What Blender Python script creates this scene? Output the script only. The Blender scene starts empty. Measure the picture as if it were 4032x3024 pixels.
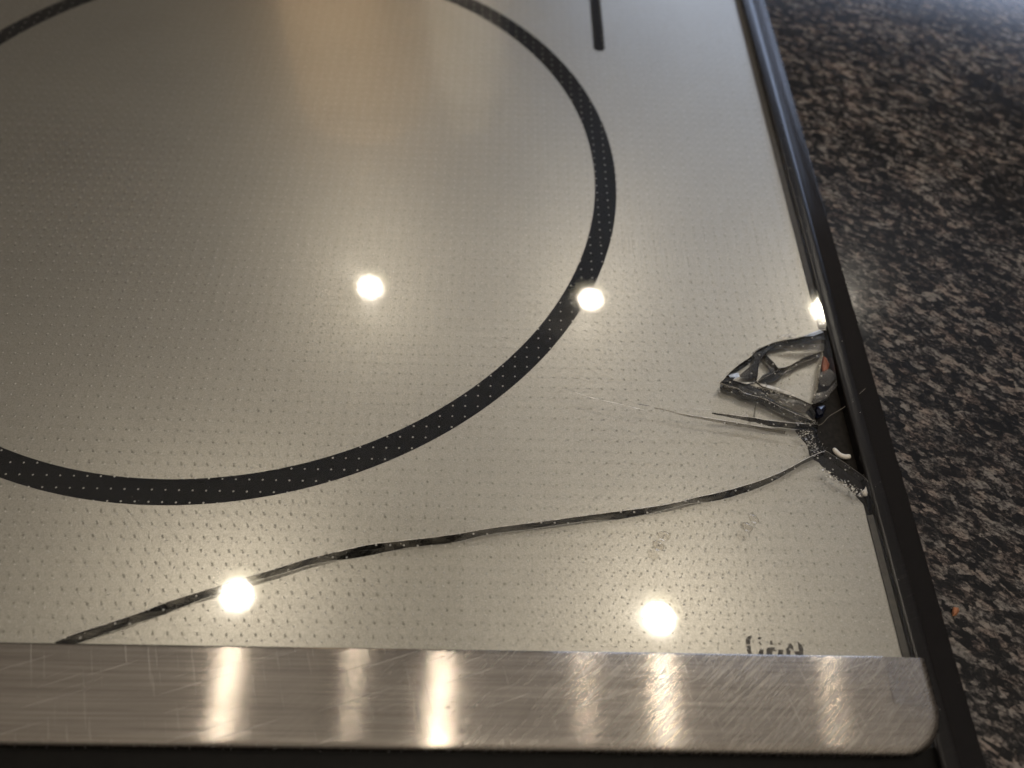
import bpy, bmesh, math, random
from mathutils import Vector, Matrix, noise

random.seed(7)
SC = bpy.context.scene
MM = 0.001          # everything below is drawn in millimetres, origin under the camera, z = 0 on the glass top

# ------------------------------------------------------------------ camera
cam_d = bpy.data.cameras.new('camera')
cam = bpy.data.objects.new('camera', cam_d)
SC.collection.objects.link(cam)
cam_d.sensor_width = 36.0
cam_d.lens = 36.0 * 3150.0 / 4032.0
cam_d.clip_start = 0.01
cam_d.clip_end = 50
R_ = Vector((0.99915427, 0.00489403, 0.04082639))
U_ = Vector((-0.02635597, 0.83833262, 0.54452161))
F_ = Vector((0.03156119, 0.54513711, -0.8377526))
rot = Matrix((R_, U_, -F_)).transposed()
cam.matrix_world = Matrix.Translation((0, 0, 0.16632)) @ rot.to_4x4()
cam_d.dof.use_dof = True
cam_d.dof.focus_distance = 0.190
cam_d.dof.aperture_fstop = cam_d.lens / 2.9
SC.camera = cam

# ------------------------------------------------------------------ world and colour
world = bpy.data.worlds.new('World')
SC.world = world
world.use_nodes = True
bg = world.node_tree.nodes['Background']
bg.inputs[0].default_value = (1.0, 0.84, 0.70, 1)
bg.inputs[1].default_value = 0.085
vs = SC.view_settings
vs.view_transform = 'Standard'
vs.look = 'None'
vs.exposure = 0.0
vs.gamma = 1.0
SC.render.engine = 'CYCLES'
cy = SC.cycles
cy.use_denoising = True
cy.use_light_tree = False
cy.use_adaptive_sampling = True
cy.adaptive_threshold = 0.025
cy.max_bounces = 6
cy.diffuse_bounces = 2
cy.glossy_bounces = 4
cy.transparent_max_bounces = 14
cy.caustics_reflective = False
cy.caustics_refractive = False
cy.sample_clamp_indirect = 6.0
cy.sample_clamp_direct = 0.0

# cool window beyond the back right of the counter (tints the far right of the glass blue)
def area_light(name, size, size_y, watts, col, loc, aim):
    d = bpy.data.lights.new(name, 'AREA')
    d.shape = 'RECTANGLE'
    d.size, d.size_y, d.energy, d.color = size, size_y, watts, col
    o = bpy.data.objects.new(name, d)
    SC.collection.objects.link(o)
    o.location = loc
    o.rotation_euler = (Vector(aim) - Vector(loc)).to_track_quat('-Z', 'Y').to_euler()
    return o
area_light('window_light', 1.7, 0.75, 23.0, (0.58, 0.71, 1.0), (1.05, 2.3, 0.68), (0.30, 0.2, 0.2))
# added fill low behind the viewer, standing in for floor bounce onto the ceiling
area_light('floor_bounce_fill', 1.4, 1.4, 44.0, (1.0, 0.905, 0.755), (0.1, -0.9, -0.6), (0.1, -0.8, 1.5))

# added spot fill behind the viewer on the left, brightening the canister and jar
sd = bpy.data.lights.new('canister_fill', 'SPOT')
sd.energy = 270
sd.color = (1.0, 0.86, 0.68)
sd.spot_size = math.radians(11)
sd.spot_blend = 0.6
sd.shadow_soft_size = 0.03
so = bpy.data.objects.new('canister_fill', sd)
SC.collection.objects.link(so)
so.location = (-0.90, -0.90, 1.46)
so.rotation_euler = (Vector((-0.055, 0.45, 0.13)) - so.location).to_track_quat('-Z', 'Y').to_euler()

LAMP_W = 1.5
# outlines traced from the cracks, in millimetres on the glass
LONG_CRACK = [(-85.4, 43.53), (-82.76, 44.98), (-78.8, 46.43), (-74.8, 47.89), (-70.1, 49.76), (-64.73, 52.25), (-61.26, 53.57), (-56.48, 55.13), (-50.96, 57.22), (-44.38, 59.48), (-37.94, 61.93), (-35.96, 62.52), (-29.49, 64.29), (-24.43, 65.68), (-14.39, 67.01), (-6.35, 68.23), (1.77, 70.0), (12.51, 71.66), (26.72, 74.04), (41.95, 76.49), (49.27, 78.68), (53.95, 79.77), (58.43, 81.13), (62.69, 82.56), (66.16, 83.89), (70.91, 86.05), (75.23, 88.59), (78.33, 90.21), (81.61, 91.54)]
SIDE_CRACK = [(55.55, 101.44), (61.14, 100.79), (66.73, 100.13), (67.48, 99.82), (71.57, 99.36), (75.67, 99.0), (81.31, 98.78)]
HAIR_CRACK = [(18.7, 107.5), (20.67, 106.65), (24.32, 105.32), (27.96, 104.26), (31.32, 103.53), (34.67, 102.7), (36.89, 102.05), (41.88, 100.88)]
HAIR_CRACK_B = [(41.18, 102.5), (44.8, 101.79), (48.65, 100.69), (55.32, 99.7), (59.18, 99.04), (64.16, 98.27), (68.82, 97.44), (72.94, 96.75)]
HAIR_CRACK_C = [(36.99, 103.37), (40.35, 102.81)]
HAIR_CRACK_D = [(50.26, 102.38), (53.38, 102.27), (55.62, 102.01)]
STEP_CRACK = [(67.47, 105.84), (66.69, 103.66), (65.84, 100.15)]
UPPER = [(89.33, 128.06), (85.71, 126.61), (82.4, 125.37), (79.2, 124.58), (76.03, 123.84), (74.08, 123.14), (72.75, 122.43), (70.75, 121.34), (69.41, 120.49), (67.76, 118.62), (65.9, 117.19), (63.88, 115.62), (61.14, 113.07), (58.83, 110.21)]
LOWER = [(58.83, 110.21), (60.59, 109.24), (62.85, 108.79), (64.36, 107.31), (67.69, 106.39), (69.85, 105.44), (73.48, 103.21), (76.86, 101.33), (80.81, 99.64)]
SH_UPPER = [(72.75, 122.43), (74.08, 123.14), (76.03, 123.84), (79.2, 124.58), (82.4, 125.37), (85.71, 126.61), (89.33, 128.06), (87.51, 121.28), (84.69, 120.09), (81.71, 118.72), (77.61, 116.07), (76.13, 115.31), (74.39, 114.73), (73.34, 117.19), (71.91, 119.3)]
SH_LEFT = [(70.47, 118.71), (71.91, 119.3), (73.34, 117.19), (74.39, 114.73), (71.08, 112.69), (68.13, 110.85), (68.77, 112.96), (69.33, 115.45)]
SH_PLATE = [(74.39, 114.73), (76.13, 115.31), (77.61, 116.07), (81.71, 118.72), (84.69, 120.09), (87.35, 121.28), (85.19, 115.25), (83.43, 109.61), (82.14, 106.83), (80.85, 104.77), (77.31, 106.68), (73.24, 108.26), (69.37, 109.51), (68.13, 110.85), (71.08, 112.69)]
SH_TIP = [(72.75, 122.43), (71.91, 119.3), (70.47, 118.71), (69.33, 115.45), (68.77, 112.96), (68.13, 110.85), (65.38, 110.07), (62.04, 111.18), (61.14, 113.07), (63.88, 115.62), (65.9, 117.19), (67.76, 118.62), (69.41, 120.49), (70.75, 121.34)]
SH_SLIVER = [(58.83, 110.21), (62.04, 111.18), (65.38, 110.07), (68.13, 110.85), (69.37, 109.51), (73.24, 108.26), (77.31, 106.68), (80.85, 104.77), (81.61, 102.13), (80.81, 99.64), (76.86, 101.33), (73.48, 103.21), (69.85, 105.44), (67.69, 106.39), (64.36, 107.31), (62.85, 108.79), (60.59, 109.24)]
SH_CLEAR = [(87.51, 121.28), (89.33, 128.06), (89.72, 125.25), (89.83, 120.81), (89.22, 112.56), (87.5, 109.39), (85.72, 106.6), (84.01, 105.37), (80.85, 104.77), (82.14, 106.83), (83.43, 109.61), (85.19, 115.25)]
HOLE_MAIN = [(80.81, 99.64), (81.29, 98.52), (80.61, 96.57), (80.56, 94.97), (81.01, 93.09), (81.61, 91.54)]
HOLE_FRONT = [(81.61, 91.54), (82.86, 90.64), (86.36, 87.66), (89.53, 84.72), (90.07, 83.54)]
PRINT_BREAK = [(90.02, 131.86), (89.6, 126.47), (88.27, 121.56), (86.58, 117.13), (84.79, 111.39), (83.47, 108.57), (82.16, 106.47), (80.0, 103.7), (81.57, 101.41), (80.8, 99.74), (76.38, 98.47), (77.19, 96.71), (78.69, 94.18), (78.61, 91.65), (78.98, 90.72), (80.59, 89.67), (82.04, 87.24), (83.85, 85.31), (85.98, 83.7), (87.2, 81.79), (88.78, 79.17), (89.59, 76.87)]
CRUSH_A = [(75.44, 96.9), (79.87, 97.83), (79.92, 95.27), (81.17, 91.84), (78.26, 89.9), (77.71, 92.69), (76.52, 95.18)]
CRUSH_B = [(79.42, 87.48), (80.75, 87.21), (82.77, 85.15), (84.85, 83.41), (84.34, 82.36), (82.44, 83.64), (80.42, 85.69)]
CRUSH_C = [(74.83, 113.86), (78.24, 114.67), (76.69, 111.12), (75.0, 108.31), (73.48, 109.64), (73.56, 111.72)]
CRUSH_D = [(74.16, 123.59), (77.01, 125.93), (79.72, 127.34), (81.46, 126.84), (81.86, 125.72), (77.96, 124.47)]
CRUSH_E = [(65.43, 110.42), (68.4, 110.69), (73.33, 108.78), (77.38, 107.03), (76.95, 106.33), (73.15, 107.75), (69.29, 108.99), (65.59, 109.56)]
CRUSH_F = [(84.23, 83.09), (85.88, 83.14), (88.47, 81.43), (87.92, 80.24), (85.54, 81.65)]
CRUSH_G = [(62.77, 102.56), (64.91, 101.64), (65.04, 100.66), (63.27, 100.28)]
CRUSH_H = [(74.37, 100.27), (80.3, 99.95), (80.93, 98.83), (77.37, 99.55)]
DARK_TIP = [(58.8, 110.47), (60.45, 111.85), (62.71, 112.02), (61.14, 110.65)]
WHITE_CHIP = [(85.18, 93.64), (85.51, 92.72), (86.22, 91.81), (87.34, 91.42), (88.44, 91.62)]
HAIR = [(82.45, 100.28), (84.0, 100.81), (85.55, 102.68), (87.85, 103.91), (90.17, 105.16), (91.73, 106.9), (94.16, 108.51), (95.83, 109.94)]
BLUE_CHIP = [(81.88, 103.46), (82.77, 105.0), (84.59, 105.39), (85.14, 104.56), (83.92, 102.2), (82.37, 101.66), (81.93, 102.3)]
RED_BIT = [(88.45, 121.55), (89.26, 121.02), (89.59, 119.02), (88.51, 116.81), (87.22, 115.69), (87.29, 118.21)]
PALE_PATCH = [(86.08, 84.11), (87.47, 84.15), (89.37, 82.85), (88.67, 81.64), (87.12, 82.64)]
PALE_CHIP = [(88.33, 81.51), (89.36, 82.17), (89.81, 82.81), (89.98, 81.39), (89.53, 80.44), (88.69, 80.58)]
DROPS = [[(59.96, 74.59), (61.72, 74.49), (62.5, 72.83), (61.6, 72.11), (60.22, 72.5)], [(58.37, 72.39), (59.93, 72.35), (60.83, 70.99), (59.56, 70.0), (58.34, 70.52)], [(38.61, 69.0), (39.47, 69.97), (41.01, 69.87), (41.95, 68.94), (41.04, 67.56), (39.12, 67.66)], [(37.57, 67.49), (38.49, 67.78), (40.17, 66.61), (39.81, 65.53), (38.88, 65.11), (37.66, 65.75)]]
RING_MARK = [(-84.35, 63.37)]
CRUMB = [(104.19, 55.39), (105.28, 55.52), (105.3, 54.83), (104.37, 53.67), (103.52, 53.55), (103.68, 54.46)]
LOGO = [[(55.99, 46.82), (56.41, 47.59), (57.48, 48.14), (57.49, 47.61), (56.97, 46.84), (56.97, 46.17), (56.17, 46.06)], [(56.14, 45.87), (56.98, 45.93), (56.9, 45.12), (56.84, 44.18), (56.16, 44.17), (56.02, 45.11)], [(58.62, 47.34), (58.98, 47.73), (59.66, 47.65), (59.18, 47.16)], [(58.7, 46.58), (59.23, 46.87), (59.07, 46.49), (59.4, 46.11), (58.93, 46.2)], [(58.75, 45.15), (59.62, 45.07), (59.34, 44.03), (58.17, 44.01)], [(61.32, 47.0), (61.71, 47.01), (61.81, 46.15), (61.14, 46.09)], [(62.81, 46.55), (63.19, 46.51), (63.52, 46.13), (63.03, 46.17)], [(60.24, 45.27), (60.68, 45.56), (61.95, 45.58), (62.33, 45.21), (62.16, 44.83), (61.42, 44.77), (61.24, 44.06), (60.03, 44.04)], [(62.76, 45.17), (63.78, 45.13), (63.54, 44.09), (62.37, 44.08)], [(64.35, 45.33), (65.13, 45.82), (65.28, 45.06), (65.08, 44.02), (64.3, 44.01)], [(64.93, 45.82), (65.56, 46.59), (66.01, 45.84), (65.93, 44.88), (65.53, 45.35)], [(67.11, 46.95), (67.86, 46.24), (68.05, 45.49), (67.87, 44.06), (66.16, 44.04), (66.02, 44.84), (67.1, 44.85)]]
MARK_LINE = [(34.05, 279.92), (34.2, 256.59), (38.0, 256.85), (38.59, 280.24), (35.68, 249.06)]
FACETS_DARK = [([(68.48, 120.05), (70.55, 121.83), (73.81, 123.25), (76.25, 123.88), (74.27, 122.83), (72.19, 121.03), (70.92, 119.27), (69.14, 114.38), (68.75, 113.02), (66.59, 112.54), (64.57, 112.89), (64.5, 113.61), (67.0, 115.14), (68.75, 117.3), (68.88, 119.21)], -0.9, (0.03, 0.05), 'k'), ([(73.95, 123.18), (78.12, 124.52), (81.88, 125.42), (88.89, 127.1), (89.04, 125.23), (83.59, 125.0), (79.84, 124.14), (76.06, 123.03), (73.99, 122.42)], -0.8, (0.02, -0.06), 'k'), ([(63.48, 110.3), (65.24, 110.56), (67.5, 109.62), (68.78, 109.05), (70.03, 108.28), (70.96, 106.71), (72.87, 104.98), (75.18, 103.68), (78.75, 102.03), (81.08, 100.16), (78.02, 100.84), (75.81, 102.52), (72.73, 104.19), (69.3, 105.97), (67.03, 106.69), (63.66, 108.09)], -0.9, (0.0, 0.08), 'k'), ([(70.94, 107.98), (74.12, 107.58), (77.3, 106.28), (81.08, 104.71), (79.08, 102.31), (75.96, 103.68), (72.89, 105.45), (70.72, 106.68)], -0.7, (0.02, 0.03), 'g'), ([(68.67, 111.48), (70.2, 113.38), (72.3, 114.48), (71.81, 115.72), (73.04, 115.76), (76.43, 116.08), (77.27, 115.89), (75.48, 113.75), (72.67, 111.61), (70.49, 111.03)], -0.9, (-0.03, 0.05), 'k'), ([(77.32, 115.96), (79.41, 117.72), (82.58, 119.52), (85.66, 120.69), (87.41, 121.4), (86.92, 119.88), (84.19, 118.72), (80.92, 117.34), (78.38, 116.0), (76.3, 114.26)], -1.0, (0.03, 0.03), 'g'), ([(73.84, 122.38), (77.91, 123.17), (83.35, 123.57), (88.5, 124.19), (87.99, 121.78), (84.67, 121.24), (79.33, 121.27), (76.85, 122.27)], -0.9, (0.0, 0.03), 'g'), ([(63.99, 110.97), (66.25, 111.14), (69.61, 110.64), (71.93, 110.1), (75.58, 108.4), (77.65, 106.67), (74.09, 107.75), (70.86, 108.86), (67.44, 109.96)], -0.5, (0.02, -0.1), 'w'), ([(82.45, 125.56), (85.24, 126.94), (88.02, 128.15), (88.65, 127.28), (85.79, 126.07)], -0.3, (0.05, -0.1), 'b'), ([(75.31, 124.57), (77.51, 125.86), (80.21, 126.83), (81.17, 126.2), (78.41, 124.9), (76.11, 124.05)], -0.4, (0.1, -0.1), 'w'), ([(61.33, 112.97), (63.85, 113.67), (64.01, 112.44), (62.53, 111.78), (61.7, 111.95)], -0.4, (0.1, 0.1), 'b'), ([(85.8, 115.32), (88.5, 116.46), (89.6, 114.19), (87.38, 111.23), (85.46, 111.17), (84.8, 112.18)], -1.5, (0.1, 0.0), 'g'), ([(81.28, 105.48), (83.36, 108.95), (87.71, 109.89), (89.17, 112.6), (89.21, 111.16), (85.41, 107.2), (82.74, 105.92)], -1.3, (0.1, 0.0), 'g')]

# ------------------------------------------------------------------ helpers
def link(o, parent=None):
    SC.collection.objects.link(o)
    if parent is not None:
        o.parent = parent
    return o

def tag(o, label, cat, group=None):
    o['label'] = label
    o['category'] = cat
    if group:
        o['group'] = group
    return o

def empty(name, loc=(0, 0, 0)):
    o = bpy.data.objects.new(name, None)
    o.empty_display_size = 0.01
    o.location = [c * MM for c in loc]
    return link(o)

def mesh_obj(name, verts, faces, mats, parent=None, mat_idx=None, smooth=False):
    me = bpy.data.meshes.new(name)
    me.from_pydata([(x * MM, y * MM, z * MM) for x, y, z in verts], [], faces)
    if not isinstance(mats, (list, tuple)):
        mats = [mats]
    for m in mats:
        me.materials.append(m)
    if mat_idx:
        for p, k in zip(me.polygons, mat_idx):
            p.material_index = k
    if smooth:
        for p in me.polygons:
            p.use_smooth = True
    me.update()
    return link(bpy.data.objects.new(name, me), parent)

def area(poly):
    return 0.5 * sum(a[0] * b[1] - b[0] * a[1] for a, b in zip(poly, poly[1:] + poly[:1]))

def ccw(poly):
    return list(poly) if area(poly) > 0 else list(poly)[::-1]

def inset(poly, d):
    """move a counter-clockwise outline d inwards"""
    n = len(poly)
    out = []
    for i in range(n):
        p0, p1, p2 = Vector(poly[i - 1]), Vector(poly[i]), Vector(poly[(i + 1) % n])
        a = (p1 - p0).normalized(); b = (p2 - p1).normalized()
        na = Vector((-a.y, a.x)); nb = Vector((-b.y, b.x))
        m = na + nb
        if m.length < 1e-3:
            m = na
        m.normalize()
        k = d / max(0.35, m.dot(na))
        out.append((p1.x + m.x * k, p1.y + m.y * k))
    return out

def resample(line, step, jit=0.0):
    out = [line[0]]
    for a, b in zip(line, line[1:]):
        L = math.hypot(b[0] - a[0], b[1] - a[1])
        n = max(1, int(L / step))
        for i in range(1, n + 1):
            t = i / n
            x = a[0] + (b[0] - a[0]) * t; y = a[1] + (b[1] - a[1]) * t
            if jit and i < n:
                x += random.uniform(-jit, jit); y += random.uniform(-jit, jit)
            out.append((x, y))
    return out

def inside(p, poly):
    x, y = p
    c = False
    j = len(poly) - 1
    for i in range(len(poly)):
        xi, yi = poly[i]; xj, yj = poly[j]
        if (yi > y) != (yj > y) and x < (xj - xi) * (y - yi) / (yj - yi) + xi:
            c = not c
        j = i
    return c

def smoothline(line, k=2):
    for _ in range(k):
        out = [line[0]]
        for a, b in zip(line, line[1:]):
            out.append((a[0] * .75 + b[0] * .25, a[1] * .75 + b[1] * .25))
            out.append((a[0] * .25 + b[0] * .75, a[1] * .25 + b[1] * .75))
        out.append(line[-1])
        line = out
    return line

def tube(name, pts, radii, mat, parent=None, seg=8):
    verts, faces = [], []
    n = len(pts)
    for i, p in enumerate(pts):
        p = Vector(p)
        a = Vector(pts[max(0, i - 1)]); b = Vector(pts[min(n - 1, i + 1)])
        d = (b - a).normalized()
        s = d.cross(Vector((0, 0, 1))).normalized(); u = s.cross(d)
        for k in range(seg):
            t = 2 * math.pi * k / seg
            verts.append(p + (s * math.cos(t) + u * math.sin(t)) * radii[i])
    for i in range(n - 1):
        for k in range(seg):
            k2 = (k + 1) % seg
            faces.append((i * seg + k, i * seg + k2, (i + 1) * seg + k2, (i + 1) * seg + k))
    faces.append(tuple(range(seg))[::-1])
    faces.append(tuple((n - 1) * seg + k for k in range(seg)))
    return mesh_obj(name, verts, faces, mat, parent, smooth=True)

# ------------------------------------------------------------------ materials
def new_mat(name):
    m = bpy.data.materials.new(name)
    m.use_nodes = True
    nt = m.node_tree
    nt.nodes.clear()
    out = nt.nodes.new('ShaderNodeOutputMaterial')
    return m, nt, out

def N(nt, kind, **kw):
    n = nt.nodes.new(kind)
    for k, v in kw.items():
        if k.startswith('i_'):
            n.inputs[k[2:].replace('_', ' ')].default_value = v
        else:
            setattr(n, k, v)
    return n

def principled(nt, out, col, rough, metal=0.0, **kw):
    p = N(nt, 'ShaderNodeBsdfPrincipled')
    p.inputs['Base Color'].default_value = (*col, 1)
    p.inputs['Roughness'].default_value = rough
    p.inputs['Metallic'].default_value = metal
    for k, v in kw.items():
        p.inputs[k.replace('_', ' ')].default_value = v
    nt.links.new(p.outputs[0], out.inputs[0])
    return p

def coords(nt, scale=(1, 1, 1), rotz=0.0):
    """object coordinates in millimetres"""
    tc = N(nt, 'ShaderNodeTexCoord')
    mp = N(nt, 'ShaderNodeMapping')
    mp.inputs['Scale'].default_value = [1000 * s for s in scale]
    mp.inputs['Rotation'].default_value = (0, 0, rotz)
    if rotz:
        m0 = N(nt, 'ShaderNodeMapping')
        m0.inputs['Rotation'].default_value = (0, 0, rotz)
        nt.links.new(tc.outputs['Object'], m0.inputs[0])
        mp.inputs['Rotation'].default_value = (0, 0, 0)
        nt.links.new(m0.outputs[0], mp.inputs[0])
    else:
        nt.links.new(tc.outputs['Object'], mp.inputs[0])
    return mp.outputs[0]

def noise_tex(nt, vec, scale, detail=2, rough=0.5, dist=0.0):
    n = N(nt, 'ShaderNodeTexNoise')
    n.inputs['Scale'].default_value = scale
    n.inputs['Detail'].default_value = detail
    n.inputs['Roughness'].default_value = rough
    n.inputs['Distortion'].default_value = dist
    nt.links.new(vec, n.inputs['Vector'])
    return n.outputs['Fac']

def ramp(nt, fac, stops, interp='LINEAR'):
    r = N(nt, 'ShaderNodeValToRGB')
    r.color_ramp.interpolation = interp
    el = r.color_ramp.elements
    while len(el) < len(stops):
        el.new(0.5)
    for e, (p, c) in zip(el, stops):
        e.position = p
        e.color = (*c, 1) if len(c) == 3 else c
    nt.links.new(fac, r.inputs[0])
    return r.outputs[0]

def mixc(nt, fac, a, b, blend='MIX'):
    m = N(nt, 'ShaderNodeMix', data_type='RGBA', blend_type=blend)
    for sock, v in ((m.inputs[0], fac), (m.inputs[6], a), (m.inputs[7], b)):
        if hasattr(v, 'links') or isinstance(v, bpy.types.NodeSocket):
            nt.links.new(v, sock)
        elif isinstance(v, (int, float)):
            sock.default_value = v
        else:
            sock.default_value = (*v, 1)
    return m.outputs[2]

def maprange(nt, v, a, b, c, d):
    m = N(nt, 'ShaderNodeMapRange')
    for i, x in enumerate((a, b, c, d)):
        m.inputs[i + 1].default_value = x
    nt.links.new(v, m.inputs[0])
    return m.outputs[0]

def bump(nt, h, dist_mm, strength=1.0):
    b = N(nt, 'ShaderNodeBump')
    b.inputs['Strength'].default_value = strength
    b.inputs['Distance'].default_value = dist_mm * MM
    nt.links.new(h, b.inputs['Height'])
    return b.outputs[0]

def grooved_normal(nt, spread):
    """normal scattered across the brushing direction (grooves run along x): what fine brushing does to a highlight"""
    tc = N(nt, 'ShaderNodeTexCoord')
    sp = N(nt, 'ShaderNodeSeparateXYZ')
    nt.links.new(tc.outputs['Object'], sp.inputs[0])
    tot = None
    for k in range(2):
        mu = N(nt, 'ShaderNodeMath', operation='MULTIPLY_ADD')
        mu.inputs[1].default_value = 71003.7 + 9173.3 * k
        mu.inputs[2].default_value = 3.1 * k
        nt.links.new(sp.outputs[1], mu.inputs[0])
        wn = N(nt, 'ShaderNodeTexWhiteNoise', noise_dimensions='1D')
        nt.links.new(mu.outputs[0], wn.inputs['W'])
        if tot is None:
            tot = wn.outputs['Value']
        else:
            ad = N(nt, 'ShaderNodeMath', operation='ADD')
            nt.links.new(tot, ad.inputs[0]); nt.links.new(wn.outputs['Value'], ad.inputs[1])
            tot = ad.outputs[0]
    sc = N(nt, 'ShaderNodeMath', operation='MULTIPLY_ADD')
    sc.inputs[1].default_value = spread
    sc.inputs[2].default_value = -spread
    nt.links.new(tot, sc.inputs[0])
    cb = N(nt, 'ShaderNodeCombineXYZ')
    nt.links.new(sc.outputs[0], cb.inputs[1])
    ge = N(nt, 'ShaderNodeNewGeometry')
    va = N(nt, 'ShaderNodeVectorMath', operation='ADD')
    nt.links.new(ge.outputs['Normal'], va.inputs[0]); nt.links.new(cb.outputs[0], va.inputs[1])
    vn = N(nt, 'ShaderNodeVectorMath', operation='NORMALIZE')
    nt.links.new(va.outputs[0], vn.inputs[0])
    return vn.outputs[0]

def schlick(nt, f0):
    """Fresnel reflectance that is the same from both sides of a thin sheet"""
    lw = N(nt, 'ShaderNodeLayerWeight')
    lw.inputs[0].default_value = 0.5
    pw = N(nt, 'ShaderNodeMath', operation='POWER')
    pw.inputs[1].default_value = 5.0
    nt.links.new(lw.outputs['Facing'], pw.inputs[0])
    ma = N(nt, 'ShaderNodeMath', operation='MULTIPLY_ADD')
    ma.inputs[1].default_value = 1 - f0
    ma.inputs[2].default_value = f0
    nt.links.new(pw.outputs[0], ma.inputs[0])
    return ma.outputs[0]

def make_glass():
    """clear surface of the glass: Fresnel mirror over a see-through sheet, with fine wipe scratches"""
    m, nt, out = new_mat('clear_glass')
    s = noise_tex(nt, coords(nt, (0.16, 3.2, 1), math.radians(-32)), 1.0, 1)
    patch = noise_tex(nt, coords(nt), 0.045, 1, 0.6)
    nrm = bump(nt, s, 0.0011)
    gl = N(nt, 'ShaderNodeBsdfGlossy')
    gl.distribution = 'GGX'
    r = maprange(nt, patch, 0.40, 0.70, 0.02, 0.10)
    nt.links.new(r, gl.inputs['Roughness'])
    nt.links.new(nrm, gl.inputs['Normal'])
    tr = N(nt, 'ShaderNodeBsdfTransparent')
    tr.inputs[0].default_value = (0.975, 0.975, 0.97, 1)
    fr = schlick(nt, 0.043)
    mx = N(nt, 'ShaderNodeMixShader')
    nt.links.new(fr, mx.inputs[0])
    nt.links.new(tr.outputs[0], mx.inputs[1])
    nt.links.new(gl.outputs[0], mx.inputs[2])
    nt.links.new(mx.outputs[0], out.inputs[0])
    return m

def make_fracture(name, col, trans, rough=0.12):
    """broken edge of the glass: part mirror, part dark, part see-through along its length"""
    m, nt, out = new_mat(name)
    v = coords(nt, (0.22, 0.7, 1.2), math.radians(-15))
    n = noise_tex(nt, v, 1.0, 4, 0.6)
    p = N(nt, 'ShaderNodeBsdfPrincipled')
    c = ramp(nt, n, [(0.35, [x * 0.35 for x in col]), (0.65, col), (0.78, [min(1, x * 3 + .03) for x in col])])
    nt.links.new(c, p.inputs['Base Color'])
    p.inputs['Roughness'].default_value = rough
    p.inputs['IOR'].default_value = 1.6
    hb = noise_tex(nt, coords(nt, (1, 1, 1)), 0.9, 3)
    nt.links.new(bump(nt, hb, 0.09), p.inputs['Normal'])
    tr = N(nt, 'ShaderNodeBsdfTransparent')
    tr.inputs[0].default_value = (0.80, 0.77, 0.72, 1)
    mx = N(nt, 'ShaderNodeMixShader')
    n2 = noise_tex(nt, coords(nt, (0.5, 1.3, 1.0), math.radians(-12)), 0.35, 3)
    f = maprange(nt, n2, 0.40, 0.66, max(0, trans - 0.15), min(0.95, trans + 0.15))
    nt.links.new(f, mx.inputs[0])
    nt.links.new(p.outputs[0], mx.inputs[1])
    nt.links.new(tr.outputs[0], mx.inputs[2])
    nt.links.new(mx.outputs[0], out.inputs[0])
    return m

def make_silver():
    """silver-beige metallic ink on the underside of the glass, finely grained"""
    m, nt, out = new_mat('silver_ink')
    p = principled(nt, out, (0.5, 0.46, 0.39), 0.27, 1.0)
    fine = noise_tex(nt, coords(nt), 3.2, 2, 0.6)
    broad = noise_tex(nt, coords(nt), 0.03, 2)
    c = ramp(nt, fine, [(0.25, (0.31, 0.296, 0.262)), (0.5, (0.39, 0.374, 0.335)), (0.78, (0.49, 0.472, 0.428))])
    c = mixc(nt, 0.10, c, ramp(nt, broad, [(0.3, (0.35, 0.33, 0.30)), (0.7, (0.6, 0.57, 0.5))]))
    nt.links.new(c, p.inputs['Base Color'])
    nt.links.new(maprange(nt, fine, 0.3, 0.7, 0.43, 0.35), p.inputs['Roughness'])
    bn = bump(nt, fine, 0.012)
    nt.links.new(bn, p.inputs['Normal'])
    q = N(nt, 'ShaderNodeBsdfPrincipled')
    q.inputs['Metallic'].default_value = 1.0
    q.inputs['Roughness'].default_value = 0.27
    nt.links.new(c, q.inputs['Base Color'])
    mx = N(nt, 'ShaderNodeMixShader')
    mx.inputs[0].default_value = 0.32
    nt.links.new(p.outputs[0], mx.inputs[1]); nt.links.new(q.outputs[0], mx.inputs[2])
    nt.links.new(mx.outputs[0], out.inputs[0])
    return m

def make_simple(name, col, rough, metal=0.0, var=0.25, scale=0.6, bmp=0.0, **kw):
    m, nt, out = new_mat(name)
    p = principled(nt, out, col, rough, metal, **kw)
    n = noise_tex(nt, coords(nt), scale, 4, 0.6)
    c = ramp(nt, n, [(0.3, [x * (1 - var) for x in col]), (0.7, [min(1, x * (1 + var)) for x in col])])
    nt.links.new(c, p.inputs['Base Color'])
    nt.links.new(maprange(nt, n, 0.3, 0.7, rough * 0.85, min(1, rough * 1.2)), p.inputs['Roughness'])
    if bmp:
        nt.links.new(bump(nt, n, bmp), p.inputs['Normal'])
    return m

def make_frame():
    """black painted metal trim with a few rubbed scratches"""
    m, nt, out = new_mat('black_trim')
    p = principled(nt, out, (0.012, 0.012, 0.012), 0.2)
    p.inputs['Specular IOR Level'].default_value = 0.2
    nt.links.new(grooved_normal(nt, 0.10), p.inputs['Normal'])
    rub = noise_tex(nt, coords(nt, (2.5, 0.18, 1), math.radians(70)), 1.0, 3)
    dust = noise_tex(nt, coords(nt), 1.8, 2, 0.7)
    c = mixc(nt, ramp(nt, rub, [(0.60, (0, 0, 0)), (0.80, (0.5, 0.5, 0.5))]), (0.011, 0.010, 0.010), (0.035, 0.032, 0.028))
    c = mixc(nt, ramp(nt, dust, [(0.74, (0, 0, 0)), (0.82, (0.25, 0.25, 0.25))]), c, (0.12, 0.11, 0.10))
    nt.links.new(c, p.inputs['Base Color'])
    nt.links.new(maprange(nt, rub, 0.3, 0.75, 0.15, 0.24), p.inputs['Roughness'])
    return m

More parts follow.
